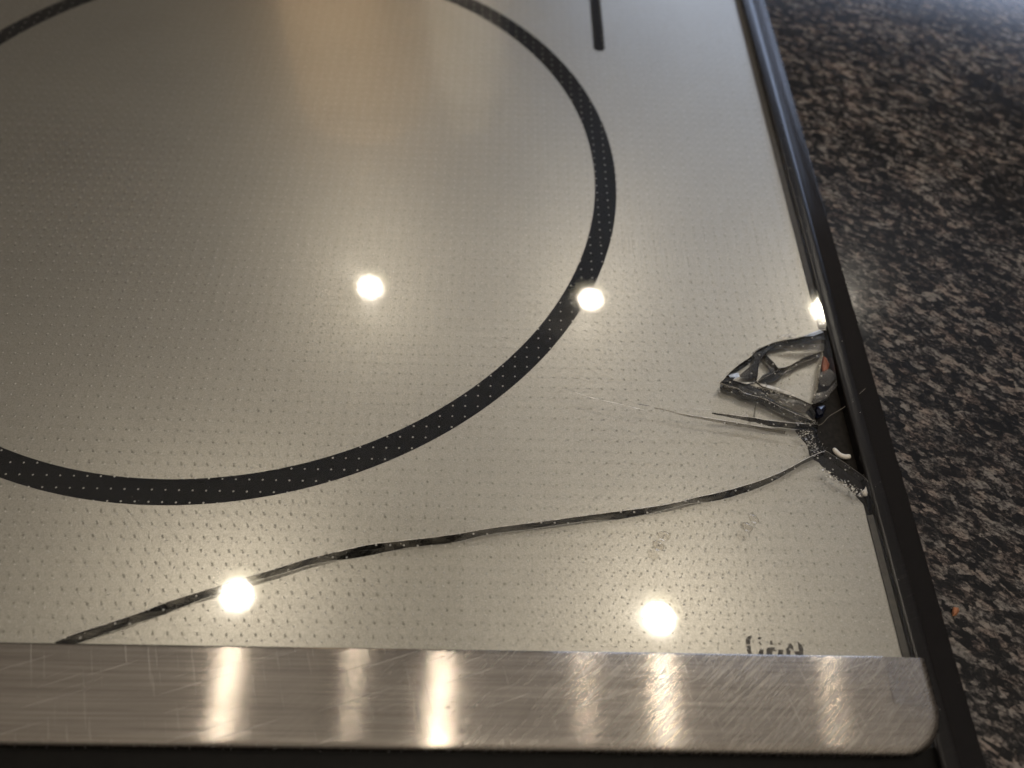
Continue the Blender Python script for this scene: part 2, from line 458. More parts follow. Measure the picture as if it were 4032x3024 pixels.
def make_steel():
    """stainless strip brushed along its length, with diagonal wipe scratches towards the right"""
    m, nt, out = new_mat('brushed_steel')
    p = principled(nt, out, (0.5, 0.48, 0.46), 0.1, 1.0)
    nt.links.new(grooved_normal(nt, 0.55), p.inputs['Normal'])
    brush = noise_tex(nt, coords(nt, (0.03, 2.2, 2.2)), 1.0, 4, 0.7)
    sc = noise_tex(nt, coords(nt, (0.10, 1.6, 1), math.radians(-40)), 1.0, 4, 0.65)
    sc2 = noise_tex(nt, coords(nt, (0.14, 4.2, 1), math.radians(-55)), 1.0, 2, 0.6)
    tc = N(nt, 'ShaderNodeTexCoord')
    sx = N(nt, 'ShaderNodeSeparateXYZ')
    nt.links.new(tc.outputs['Object'], sx.inputs[0])
    right = maprange(nt, sx.outputs[0], -0.04, 0.05, 0.10, 1.0)
    add = N(nt, 'ShaderNodeMath', operation='MULTIPLY_ADD')
    add.inputs[1].default_value = 0.35
    nt.links.new(sc2, add.inputs[0]); nt.links.new(sc, add.inputs[2])
    scr = ramp(nt, add.outputs[0], [(0.56, (0, 0, 0)), (0.86, (1, 1, 1))])
    wear = maprange(nt, noise_tex(nt, coords(nt), 0.06, 3, 0.6), 0.35, 0.65, 0.3, 1.0)
    mw = N(nt, 'ShaderNodeMath', operation='MULTIPLY')
    nt.links.new(wear, mw.inputs[0]); nt.links.new(right, mw.inputs[1])
    mul = N(nt, 'ShaderNodeMath', operation='MULTIPLY')
    nt.links.new(scr, mul.inputs[0]); nt.links.new(mw.outputs[0], mul.inputs[1])
    c = mixc(nt, ramp(nt, brush, [(0.3, (0, 0, 0)), (0.7, (1, 1, 1))]), (0.225, 0.20, 0.178), (0.37, 0.338, 0.305))
    nt.links.new(c, p.inputs['Base Color'])
    nt.links.new(maprange(nt, brush, 0.3, 0.7, 0.05, 0.10), p.inputs['Roughness'])
    ln1 = ramp(nt, noise_tex(nt, coords(nt, (0.05, 5.0, 1), math.radians(72)), 1.0, 1), [(0.70, (0, 0, 0)), (0.74, (1, 1, 1))])
    ln2 = ramp(nt, noise_tex(nt, coords(nt, (0.04, 4.0, 1), math.radians(-18)), 1.0, 1), [(0.70, (0, 0, 0)), (0.74, (1, 1, 1))])
    mxl = N(nt, 'ShaderNodeMath', operation='MAXIMUM')
    nt.links.new(ln1, mxl.inputs[0]); nt.links.new(ln2, mxl.inputs[1])
    mul2 = N(nt, 'ShaderNodeMath', operation='MAXIMUM')
    nt.links.new(mxl.outputs[0], mul2.inputs[0]); nt.links.new(mul.outputs[0], mul2.inputs[1])
    h2 = N(nt, 'ShaderNodeBsdfPrincipled')          # hazier where wiped and scratched
    h2.inputs['Base Color'].default_value = (0.44, 0.415, 0.385, 1)
    h2.inputs['Metallic'].default_value = 1.0
    h2.inputs['Roughness'].default_value = 0.36
    mx = N(nt, 'ShaderNodeMixShader')
    nt.links.new(maprange(nt, mul2.outputs[0], 0, 1, 0.05, 0.62), mx.inputs[0])
    nt.links.new(p.outputs[0], mx.inputs[1]); nt.links.new(h2.outputs[0], mx.inputs[2])
    nt.links.new(mx.outputs[0], out.inputs[0])
    return m

def make_granite():
    m, nt, out = new_mat('brown_granite')
    p = principled(nt, out, (0.06, 0.05, 0.045), 0.3)
    p.inputs['Specular IOR Level'].default_value = 0.3
    v = coords(nt, (0.62, 1.0, 1), math.radians(32))
    n1 = noise_tex(nt, v, 1.15, 5, 0.7, 0.4)
    vo = N(nt, 'ShaderNodeTexVoronoi', feature='SMOOTH_F1')
    vo.inputs['Scale'].default_value = 0.62
    vo.inputs['Smoothness'].default_value = 0.25
    wv = N(nt, 'ShaderNodeTexNoise')
    wv.inputs['Scale'].default_value = 0.8
    wv.inputs['Detail'].default_value = 4
    nt.links.new(v, wv.inputs['Vector'])
    mad = N(nt, 'ShaderNodeVectorMath', operation='MULTIPLY_ADD')
    mad.inputs[1].default_value = (2.4, 2.4, 2.4)
    nt.links.new(wv.outputs['Color'], mad.inputs[0]); nt.links.new(v, mad.inputs[2])
    nt.links.new(mad.outputs[0], vo.inputs['Vector'])
    sep = N(nt, 'ShaderNodeSeparateColor')
    nt.links.new(vo.outputs['Color'], sep.inputs[0])
    big = noise_tex(nt, v, 0.06, 3, 0.55)
    f = N(nt, 'ShaderNodeMath', operation='MULTIPLY_ADD')      # fine mottling + grains + broad drift
    f.inputs[1].default_value = 0.34
    nt.links.new(sep.outputs[0], f.inputs[0]); nt.links.new(n1, f.inputs[2])
    f2 = N(nt, 'ShaderNodeMath', operation='MULTIPLY_ADD')
    f2.inputs[1].default_value = 0.35
    nt.links.new(big, f2.inputs[0]); nt.links.new(f.outputs[0], f2.inputs[2])
    f3 = maprange(nt, f2.outputs[0], 0.50, 1.20, 0.0, 1.0)
    c = ramp(nt, f3, [(0.20, (0.003, 0.003, 0.0035)), (0.38, (0.008, 0.0075, 0.0075)), (0.48, (0.019, 0.017, 0.0155)),
                      (0.57, (0.046, 0.039, 0.0355)), (0.67, (0.098, 0.084, 0.074)), (0.82, (0.20, 0.175, 0.15))])
    tint = noise_tex(nt, mad.outputs[0], 0.22, 2)
    c = mixc(nt, 0.4, c, ramp(nt, tint, [(0.36, (0.85, 0.94, 1.03)), (0.5, (1, 1, 1)), (0.62, (1.18, 0.96, 0.88))]), 'MULTIPLY')
    fleck = noise_tex(nt, v, 1.5, 2, 0.5)
    c = mixc(nt, ramp(nt, fleck, [(0.68, (0, 0, 0)), (0.78, (0.7, 0.7, 0.7))]), c, (0.14, 0.125, 0.105))
    nt.links.new(c, p.inputs['Base Color'])
    nt.links.new(maprange(nt, n1, 0.3, 0.7, 0.08, 0.17), p.inputs['Roughness'])
    nt.links.new(bump(nt, n1, 0.006), p.inputs['Normal'])
    return m

GLASS = make_glass()
FRACT = make_fracture('fracture_face', (0.010, 0.0095, 0.009), 0.06)
FRACT_LIGHT = make_fracture('fracture_face_clear', (0.10, 0.092, 0.082), 0.62)
SILVER = make_silver()
INK = make_simple('black_ink', (0.010, 0.010, 0.011), 0.5, var=0.2, scale=1.0, Specular_IOR_Level=0.03)
INK_WORN = make_simple('worn_brown_ink', (0.07, 0.061, 0.05), 0.5, var=0.45, scale=1.6)
DOT = make_simple('grey_enamel', (0.35, 0.335, 0.30), 0.75, var=0.1, scale=0.4)
FRAME = make_frame()
STEEL = make_steel()
GRANITE = make_granite()
LEDGE = make_simple('black_ledge', (0.014, 0.012, 0.010), 0.45, var=0.5, scale=0.9, bmp=0.01, Specular_IOR_Level=0.1)
DOT_REFLECTION = make_simple('painted_dot_reflection', (0.21, 0.20, 0.175), 0.35, 1.0, var=0.2, scale=0.3)  # reflection of the raised dots put into a darker colour
RAIL = make_simple('black_rail', (0.005, 0.0045, 0.004), 0.4, var=0.3, scale=0.3, Specular_IOR_Level=0.12)
SEAL = make_simple('grey_seal', (0.055, 0.049, 0.042), 0.5, var=0.35, scale=0.5)

def make_chip():
    m, nt, out = new_mat('crushed_glass')
    p = principled(nt, out, (0.8, 0.77, 0.70), 0.15, 0.0)
    p.inputs['IOR'].default_value = 2.2
    n = noise_tex(nt, coords(nt), 1.6, 2)
    nt.links.new(ramp(nt, n, [(0.36, (0.22, 0.20, 0.17)), (0.48, (0.62, 0.58, 0.51)), (0.58, (0.95, 0.92, 0.86))]), p.inputs['Base Color'])
    return m
CHIP = make_chip()
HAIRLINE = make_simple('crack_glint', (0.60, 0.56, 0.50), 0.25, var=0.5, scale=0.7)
HAIRDARK = make_simple('crack_dark', (0.05, 0.043, 0.036), 0.3, var=0.6, scale=0.9)
WHITE = make_simple('white_plastic', (0.72, 0.67, 0.60), 0.5, var=0.08, scale=0.8, bmp=0.02)
RUST = make_simple('orange_crumb', (0.30, 0.12, 0.05), 0.8, var=0.45, scale=2.2, bmp=0.1)
RED = make_simple('orange_sealant', (0.32, 0.10, 0.045), 0.4, var=0.3, scale=0.7)
BLUE = make_simple('dark_blue_glass', (0.005, 0.007, 0.018), 0.08, var=0.4, scale=0.6)
FIBRE = make_simple('pale_fibre', (0.30, 0.27, 0.22), 0.6, var=0.2)

# ------------------------------------------------------------------ granite counter
D = -2.7           # level of the ink as seen through the glass
ZC = -5.0          # counter level
def grid_plane(name, x0, x1, y0, y1, z, mat, parent=None):
    return mesh_obj(name, [(x0, y0, z), (x1, y0, z), (x1, y1, z), (x0, y1, z)], [(0, 1, 2, 3)], mat, parent)
outl = [(99, -70), (520, -70), (520, 700), (-400, 700), (-400, 421), (99, 421)]
g = mesh_obj('counter_top', [(x, y, z) for z in (ZC - 30, ZC) for x, y in outl],
             [(5, 4, 3, 2, 1, 0), (6, 7, 8, 9, 10, 11)] + [(i, (i + 1) % 6, 6 + (i + 1) % 6, 6 + i) for i in range(6)], GRANITE)
g['kind'] = 'structure'

# ------------------------------------------------------------------ cooktop
top = empty('cooktop', (0, 150, ZC))
tag(top, 'silver glass cooktop with black ring, cracked corner, black frame and steel front strip', 'cooktop')
OFF = Vector((0, -150, -ZC)) * MM
def part(o):
    """parts are drawn in scene millimetres, so undo the offset of the cooktop's base"""
    o.parent = top
    o.location = OFF
    return o

XL, YB, YF = -230.0, 420.0, 26.0
XG = 90.0          # right edge of the glass
XS = 88.9          # right edge of the silver ink

# black ledge the glass sits on
part(mesh_obj('ledge', [(x, y, z) for z in (ZC, -3.6) for x, y in ((XL, 5), (91.0, 5), (91.0, YB), (XL, YB))],
              [(3, 2, 1, 0), (4, 5, 6, 7), (0, 1, 5, 4), (1, 2, 6, 5), (2, 3, 7, 6), (3, 0, 4, 7)], LEDGE))

# silver ink, one sheet with the broken-out corner missing
pr = [(XL, YF), (XS, YF)] + resample(PRINT_BREAK[::-1], 0.6, 0.09)[1:-1] + [(XS, 133), (XS, YB), (XL, YB)]
pr = [(min(x, XS), y) for x, y in pr]
ink = part(mesh_obj('silver_ink_layer', [(x, y, D) for x, y in pr], [tuple(range(len(pr)))], SILVER))

part(mesh_obj('edge_seal', [(XS + .02, 30, D + .3), (90.12, 30, D + .9), (90.12, YB, D + .9), (XS + .02, YB, D + .3), (XS + .02, 92, D + .3), (90.12, 92, D + .9), (XS + .02, 76, D + .3), (90.12, 76, D + .9), (XS+.02, 131, D+.3), (90.12, 131, D+.9)], [(0, 1, 7, 6), (8, 9, 2, 3)], SEAL))

# burner ring and zone marker
def annulus(cx, cy, r0, r1, n, z):
    v, f = [], []
    for i in range(n):
        a = 2 * math.pi * i / n
        v += [(cx + r0 * math.cos(a), cy + r0 * math.sin(a), z), (cx + r1 * math.cos(a), cy + r1 * math.sin(a), z)]
    for i in range(n):
        j = (i + 1) % n
        f.append((2 * i, 2 * i + 1, 2 * j + 1, 2 * j))
    return v, f
v, f = annulus(-74.1, 186.7, 105.3, 111.8, 240, D + 0.03)
part(mesh_obj('burner_ring', v, f, INK))
mx0, mx1, my0, my1 = 34.1, 38.2, 251.2, 330.0
arc = [((mx0 + mx1) / 2 - math.cos(math.pi * i / 10) * (mx1 - mx0) / 2, my0 - math.sin(math.pi * i / 10) * (mx1 - mx0) / 2) for i in range(11)]
mk = arc + [(mx1, my1), (mx0, my1)]
part(mesh_obj('zone_marker', [(x, y, D + 0.03) for x, y in mk], [tuple(range(len(mk)))], INK))

# worn maker's emblem, half hidden by the strip
logo = part(empty('emblem'))
for q in LOGO:
    q = ccw(q)
    mesh_obj('letter_piece', [(x, y, D + 0.035) for x, y in q], [tuple(range(len(q)))], INK_WORN, logo)

# ---- glass pieces
lc = smoothline(LONG_CRACK, 1)
up, lo = UPPER, LOWER
main = [(XL, YB), (XL, 18.0), (lc[0][0] - 26, 33.0)] + lc + HOLE_MAIN[::-1][1:] + lo[::-1][1:] + up[::-1][1:] + [(XG, up[0][1] + 1.5), (XG, YB)]
main = inset(ccw(main), 0.05)
front = [(lc[0][0] - 26, 33.0), (lc[0][0] - 20, YF), (XG, YF), (XG, HOLE_FRONT[-1][1] - 1.0)] + HOLE_FRONT[::-1][:-1] + lc[::-1]
front = inset(ccw(front), 0.05)

def glass_piece(name, poly, z=0.0, tilt=(0, 0), walls=True, wmat=FRACT, depth=2.62, wall_test=None, taper=0.0, rim=0.0):
    """a plate with a clear top and broken side faces; the plate may lie tilted"""
    cx = sum(p[0] for p in poly) / len(poly); cy_ = sum(p[1] for p in poly) / len(poly)
    zz = lambda x, y: z + (x - cx) * tilt[0] + (y - cy_) * tilt[1]
    n = len(poly)
    verts = [(x, y, zz(x, y)) for x, y in poly]
    faces = [tuple(range(n))]
    idx = [0]
    if walls:
        low = [(px + (qx - px) * k, py + (qy - py) * k) for (px, py), (qx, qy) in zip(poly, inset(poly, taper)) for k in [max(0.0, 0.8 + 1.8 * noise.noise((px * .07, py * .07, 5.0)) + 1.5 * math.exp(-((px + 24) / 13) ** 2) + 0.7 * math.exp(-((px + 80) / 5) ** 2))]]
        for (x, y) in low:
            verts.append((x + random.uniform(-.10, .10), y + random.uniform(-.10, .10), max(zz(x, y) - depth, D + 0.05 + random.uniform(0, .08))))
        for i in range(n):
            j = (i + 1) % n
            if wall_test is None or (wall_test(poly[i]) and wall_test(poly[j])):
                faces.append((i, n + i, n + j, j)); idx.append(1)
    return part(mesh_obj(name, verts, faces, [GLASS, wmat], None, idx))

def near_crack(p):
    return p[0] > -120 and 30 < p[1] < 136 and p[0] < 89.9 and not (p[1] < 33.5)
glass_piece('glass_panel', main, walls=True, wall_test=near_crack, taper=-0.6)
glass_piece('glass_front_piece', front, walls=True, wmat=FRACT_LIGHT, wall_test=lambda p: 79 < p[0] < 89.95 and 76 < p[1] < 92.2)

shards = [('SH_UPPER', SH_UPPER, -0.15, (0.012, -0.055), FRACT), ('SH_LEFT', SH_LEFT, -0.18, (0.03, 0.015), FRACT_LIGHT),
          ('SH_PLATE', SH_PLATE, -0.14, (-0.012, 0.016), FRACT_LIGHT), ('SH_TIP', SH_TIP, -0.30, (0.05, -0.05), FRACT),
          ('SH_SLIVER', SH_SLIVER, -0.22, (0.0, 0.06), FRACT), ('SH_CLEAR', SH_CLEAR, -0.35, (-0.05, 0.02), FRACT_LIGHT)]
SHARD_POLYS = []
for nm, poly, z, tl, wm in shards:
    q = inset(ccw(poly), 0.07)
    SHARD_POLYS.append((q, z, tl))
    glass_piece('glass_shard', q, z, tl, True, wm, 2.5, None, 0.12)

# inclined dark facets inside the broken corner (conchoidal faces under the tip and the sliver)
def facet(name, line_a, za, line_b, zb, mat):
    n = min(len(line_a), len(line_b))
    verts = [(x, y, za) for x, y in line_a[:n]] + [(x, y, zb) for x, y in line_b[:n]]
    faces = [(i, i + 1, n + i + 1, n + i) for i in range(n - 1)]
    return part(mesh_obj(name, verts, faces, mat))

# side crack running left from the break: one dark face and thin glints above it
def crack_wall(name, line, depth, slope, mat, z0=-0.04):
    ln = resample(line, 1.2, 0.03)
    n = len(ln)
    verts = []
    for i, (x, y) in enumerate(ln):
        verts.append((x, y, z0))
    for i, (x, y) in enumerate(ln):
        t = min(1.0, 0.25 + i / max(1, n - 1) * 1.2)
        verts.append((x + random.uniform(-.05, .05), y + slope * t + random.uniform(-.08, .08), z0 - depth * t))
    return part(mesh_obj(name, verts, [(i, i + 1, n + i + 1, n + i) for i in range(n - 1)], mat))

def hairline(name, line, w, mat, z=0.015, taper=True):
    ln = resample(smoothline(line, 1), 0.8, 0.02)
    n = len(ln)
    verts, faces = [], []
    for i, (x, y) in enumerate(ln):
        a = Vector(ln[max(0, i - 1)]); b = Vector(ln[min(n - 1, i + 1)])
        d = (b - a).normalized()
        t = i / (n - 1)
        k = w * (0.35 + 0.65 * noise.noise((x * .9, y * .9, 3))**2 * 2 + .25) * (min(1, 6 * t + .15) * min(1, 6 * (1 - t) + .15) if taper else 1)
        verts += [(x - d.y * k, y + d.x * k, z), (x + d.y * k, y - d.x * k, z), (x, y, z + 0.03)]
    for i in range(n - 1):
        a, b = 3 * i, 3 * (i + 1)
        faces += [(a, a + 2, b + 2, b), (a + 2, a + 1, b + 1, b + 2)]
    return part(mesh_obj(name, verts, faces, mat))

crack_wall('crack_face', SIDE_CRACK, 2.5, -0.15, FRACT)
crack_wall('crack_face', [(x, y + .05) for x, y in HAIR_CRACK_B], 1.2, -0.25, FRACT_LIGHT)
crack_wall('crack_face', STEP_CRACK, 2.3, -0.05, FRACT)
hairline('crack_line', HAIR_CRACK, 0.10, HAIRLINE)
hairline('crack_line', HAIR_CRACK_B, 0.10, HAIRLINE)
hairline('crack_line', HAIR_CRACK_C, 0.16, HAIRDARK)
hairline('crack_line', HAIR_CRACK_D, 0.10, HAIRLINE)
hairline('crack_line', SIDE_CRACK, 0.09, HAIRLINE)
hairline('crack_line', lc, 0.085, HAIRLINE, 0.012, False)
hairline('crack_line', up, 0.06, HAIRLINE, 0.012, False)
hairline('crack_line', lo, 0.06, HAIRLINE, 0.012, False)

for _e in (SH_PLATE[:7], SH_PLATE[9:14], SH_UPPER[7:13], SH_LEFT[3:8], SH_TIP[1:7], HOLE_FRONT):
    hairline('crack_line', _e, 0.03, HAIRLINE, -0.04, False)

# crushed glass along the break: tiny loose facets
def crushed(name, poly, count, zlo, zhi, size):
    xs = [p[0] for p in poly]; ys = [p[1] for p in poly]
    verts, faces = [], []
    k = 0
    while k < count:
        p = (random.uniform(min(xs), max(xs)), random.uniform(min(ys), max(ys)))
        if not inside(p, poly):
            continue
        k += 1
        s = size * random.uniform(0.35, 1.25)
        z = random.uniform(zlo, zhi)
        b = len(verts)
        for _ in range(4):
            verts.append((p[0] + random.uniform(-s, s), p[1] + random.uniform(-s, s) * .7, z + random.uniform(-s, s) * .6))
        faces += [(b, b + 1, b + 2), (b, b + 1, b + 3), (b, b + 2, b + 3), (b + 1, b + 2, b + 3)]
    o = part(mesh_obj(name, verts, faces, CHIP))
    o['kind'] = 'stuff'
    return o
crushed('crushed_glass', CRUSH_A, 150, -1.2, -0.1, 0.34)
crushed('crushed_glass', CRUSH_B, 120, -1.2, -0.1, 0.36)
crushed('crushed_glass', CRUSH_C, 60, -1.2, -0.3, 0.22)
crushed('crushed_glass', CRUSH_D, 60, -0.8, -0.05, 0.24)
crushed('crushed_glass', CRUSH_E, 130, -1.0, -0.3, 0.28)
crushed('crushed_glass', CRUSH_F, 60, -1.6, -0.3, 0.5)
crushed('crushed_glass', CRUSH_G, 16, -0.8, -0.1, 0.22)
crushed('crushed_glass', CRUSH_H, 50, -1.4, -0.2, 0.22)

def crushed_along(line, count, spread, size):
    ln = resample(line, 0.4)
    verts, faces = [], []
    for _ in range(count):
        x, y = random.choice(ln)
        x += random.gauss(0, spread); y += random.gauss(-0.1, spread)
        z = random.uniform(-0.5, 0.03)
        s_ = size * random.uniform(0.4, 1.3)
        b0 = len(verts)
        for _k in range(4):
            verts.append((x + random.uniform(-s_, s_), y + random.uniform(-s_, s_), z + random.uniform(-s_, s_) * .5))
        faces += [(b0, b0 + 1, b0 + 2), (b0, b0 + 1, b0 + 3), (b0, b0 + 2, b0 + 3), (b0 + 1, b0 + 2, b0 + 3)]
    o_ = part(mesh_obj('glass_splinters', verts, faces, CHIP))
    o_['kind'] = 'stuff'
crushed_along(lc, 130, 0.22, 0.10)
crushed_along(up, 110, 0.35, 0.11)
crushed_along(lo, 110, 0.30, 0.11)
crushed_along(SIDE_CRACK + HAIR_CRACK_B, 90, 0.25, 0.10)
crushed_along(HOLE_MAIN + HOLE_FRONT, 40, 0.4, 0.14)
crushed_along(SH_PLATE + SH_UPPER, 130, 0.30, 0.10)

dt = ccw(DARK_TIP)
part(mesh_obj('dark_sliver', [(x, y, z) for z in (-0.9, 0.02) for x, y in dt],
              [tuple(range(4))[::-1], (4, 5, 6, 7)] + [(i, (i + 1) % 4, 4 + (i + 1) % 4, 4 + i) for i in range(4)], FRACT))

# broken facets inside the corner: black mirror-like faces, grey ones, frosted ridges and painted blue glints
def plate_facet(name, poly, z, tilt, mat):
    q = ccw(poly)
    cx = sum(p[0] for p in q) / len(q); cyy = sum(p[1] for p in q) / len(q)
    n = len(q)
    v_ = [(x, y, z + (x - cx) * tilt[0] + (y - cyy) * tilt[1] + random.uniform(-.05, .05)) for x, y in q] + [(cx, cyy, z + .12)]
    return part(mesh_obj(name, v_, [(i, (i + 1) % n, n) for i in range(n)], mat))
FROST = make_simple('frosted_break', (0.62, 0.585, 0.52), 0.3, var=0.35, scale=1.1, bmp=0.15)
GLINTFACE = make_simple('painted_window_glint', (0.50, 0.58, 0.74), 0.25, var=0.2, scale=0.6)  # window reflection on the broken faces, painted as pale blue colour
GREYFACE = make_fracture('fracture_face_grey', (0.16, 0.145, 0.125), 0.5)
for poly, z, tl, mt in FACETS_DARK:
    plate_facet('fracture_facet', poly, z, tl, {'k': FRACT, 'g': GREYFACE, 'w': FROST, 'b': GLINTFACE}[mt])

# ---- raised enamel dots, 3 mm pitch, on top of every glass piece
def dots():
    verts, faces = [], []
    pitch = 3.012
    n = 8
    ring = [(math.cos(2 * math.pi * k / n), math.sin(2 * math.pi * k / n)) for k in range(n)]
    def add(x, y, z0, r):
        b = len(verts)
        for c, s in ring:
            verts.append((x + c * r, y + s * r, z0))
        for c, s in ring:
            verts.append((x + c * r * .62, y + s * r * .62, z0 + 0.03))
        verts.append((x, y, z0 + 0.038))
        for k in range(n):
            j = (k + 1) % n
            faces.append((b + k, b + j, b + n + j, b + n + k))
            faces.append((b + n + k, b + n + j, b + 2 * n))
    for i in range(-70, 30):
        x = 0.95 + (i + 0.0) * pitch
        if x > XS - 1.0:
            continue
        for j in range(10, 118):
            y = 2.50 + (j - 0) * 3.0
            xx = x + random.gauss(0, .012); yy = y + random.gauss(0, .012)
            if yy < 44 or yy > 335 or xx < -200:
                continue
            r = 0.235 * random.uniform(.93, 1.06)
            if 60 < xx and 74 < yy < 136:
                done = False
                for q, z, tl in SHARD_POLYS:
                    if inside((xx, yy), q):
                        cx = sum(p[0] for p in q) / len(q); cyy = sum(p[1] for p in q) / len(q)
                        add(xx, yy, z + (xx - cx) * tl[0] + (yy - cyy) * tl[1] + .004, r)
                        done = True
                        break
                if done:
                    continue
                if not (inside((xx, yy), main) or inside((xx, yy), front)):
                    continue
            add(xx, yy, 0.004, r)
    return verts, faces
def painted_dot_reflections():
    """dark mirror images of the raised dots, painted as a second grid on the ink"""
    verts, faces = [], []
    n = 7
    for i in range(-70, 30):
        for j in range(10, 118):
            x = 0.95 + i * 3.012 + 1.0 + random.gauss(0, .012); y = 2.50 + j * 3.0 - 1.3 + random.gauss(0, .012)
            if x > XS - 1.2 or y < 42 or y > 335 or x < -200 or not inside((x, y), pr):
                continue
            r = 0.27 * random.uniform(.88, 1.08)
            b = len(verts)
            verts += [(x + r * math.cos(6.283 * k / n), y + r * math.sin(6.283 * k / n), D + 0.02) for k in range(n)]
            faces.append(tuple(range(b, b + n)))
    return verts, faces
v, f = painted_dot_reflections()
o = part(mesh_obj('painted_dot_reflections', v, f, DOT_REFLECTION))
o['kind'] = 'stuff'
v, f = dots()
o = part(mesh_obj('raised_dots', v, f, DOT, smooth=True))
o['kind'] = 'stuff'

# ---- frame: a black rail along the right side and another under the strip
prof = [(90.15, -3.55), (90.15, -0.95), (90.28, -0.66), (90.6, -0.53), (91.4, -0.50), (92.4, -0.495), (93.2, -0.52), (93.9, -0.66), (94.6, -1.0), (95.6, -1.65), (96.8, -2.4),
        (98.4, -3.3), (100.0, -4.05), (100.9, -4.45), (101.35, -4.75), (101.45, -5.3), (101.45, -9)]
ys = [2, 20, 60, 120, 200, YB]
verts, faces = [], []
for y in ys:
    verts += [(x, y, z) for x, z in prof]
n = len(prof)
for a in range(len(ys) - 1):
    for b in range(n - 1):
        faces.append((a * n + b, (a + 1) * n + b, (a + 1) * n + b + 1, a * n + b + 1))
rail = part(mesh_obj('side_rail', verts, faces, FRAME, smooth=True))
fv = [(x, y, z) for x in (XL, 91.5) for y, z in ((-30, -9), (-30, -6), (12, -3.2), (20, -2.4), (26.5, -2.2), (26.5, -4))]
n = 6
part(mesh_obj('front_rail', fv, [(i, i + 1, n + i + 1, n + i) for i in range(n - 1)] + [tuple(range(n))[::-1], tuple(range(n, 2 * n))], RAIL))

# ---- stainless strip over the front edge of the glass
def strip():
    # profile y (front to back) / z, rounded right-front corner in plan
    prof = [(24.5, -2.2), (24.3, -1.2), (24.35, -0.5), (24.6, 0.1), (25.05, 0.5), (25.7, 0.72), (26.6, 0.82), (30.0, 0.95), (36.0, 1.10), (42.7, 1.24), (43.0, 1.19), (43.12, 1.0), (43.12, 0.15)]
    xr, rc = 92.4, 9.5
    verts, faces = [], []
    xs = [XL] + [XL + 6 * i for i in range(1, 52)]
    xs = [x for x in xs if x < xr - rc - 0.5]
    cols = []
    for x in xs:
        cols.append([(x, y, z) for y, z in prof])
    # corner: sweep the front edge round a quarter circle, the back stays straight
    for k in range(0, 17):
        a = math.pi / 2 * k / 16
        col = []
        for y, z in prof:
            d = y - prof[1][0]                       # distance behind the front line
            if d < rc:
                rr = rc - d
                px = xr - rc + rr * math.sin(a); py = prof[1][0] + rc - rr * math.cos(a)
            else:
                px = xr - rc; py = y
            col.append((px, py, z))
        cols.append(col)
    n = len(prof)
    for c in cols:
        verts += c
    for a in range(len(cols) - 1):
        for b in range(n - 1):
            faces.append((a * n + b, (a + 1) * n + b, (a + 1) * n + b + 1, a * n + b + 1))
    # end flank behind the corner: from the corner's end column straight back
    m0 = len(verts)
    back_y = 43.12
    edge = [(p[0], p[1], p[2]) for p in cols[-1]]
    fr = [e for e, (y, z) in zip(edge, prof) if y - prof[1][0] < rc]
    for e in fr:
        verts.append(e)
    for e in fr:
        verts.append((e[0], back_y - 0.1, e[2]))
    k = len(fr)
    for i in range(k - 1):
        faces.append((m0 + i, m0 + k + i, m0 + k + i + 1, m0 + i + 1))
    # flat top between the flank and the straight part
    t0 = len(verts)
    xe = xr - rc
    verts += [(xe, fr[-1][1], 1.2), (fr[-1][0], fr[-1][1], fr[-1][2]), (fr[-1][0], back_y - .1, fr[-1][2]), (xe, back_y - .1, 1.22)]
    faces.append((t0, t0 + 1, t0 + 2, t0 + 3))
    t1 = len(verts)
    verts += [(fr[0][0], back_y - .1, -2.0), (fr[-1][0], back_y - .1, fr[-1][2]), (xe - .2, back_y - .1, 1.22), (xe - .2, back_y - .1, -2.0)]
    faces.append((t1, t1 + 1, t1 + 2, t1 + 3))
    return verts, faces
v, f = strip()
st = part(mesh_obj('front_strip', v, f, STEEL, smooth=True))

# ---- dust and lint lying on the cooktop
dv, df = [], []
def speck(x, y, z, s):
    b0 = len(dv)
    for _ in range(4):
        dv.append((x + random.uniform(-s, s), y + random.uniform(-s, s), z + random.uniform(0, s)))
    df.extend([(b0, b0 + 1, b0 + 2), (b0, b0 + 1, b0 + 3), (b0, b0 + 2, b0 + 3), (b0 + 1, b0 + 2, b0 + 3)])
for _ in range(150):
    x, y = random.uniform(-130, 86), random.uniform(46, 200)
    if inside((x, y), main) or inside((x, y), front):
        speck(x, y, 0.0, random.choice((0.07, 0.09, 0.12, 0.18)))
for _ in range(45):
    speck(random.uniform(-100, 91), random.uniform(27, 43), 1.1, random.choice((0.06, 0.08, 0.13)))
for _ in range(26):
    y = random.uniform(30, 200)
    speck(random.uniform(91, 93.2), y, -0.48, random.choice((0.06, 0.1, 0.16)))
o = part(mesh_obj('dust_specks', dv, df, make_simple('pale_dust', (0.70, 0.66, 0.58), 0.7, var=0.2)))
o['kind'] = 'stuff'

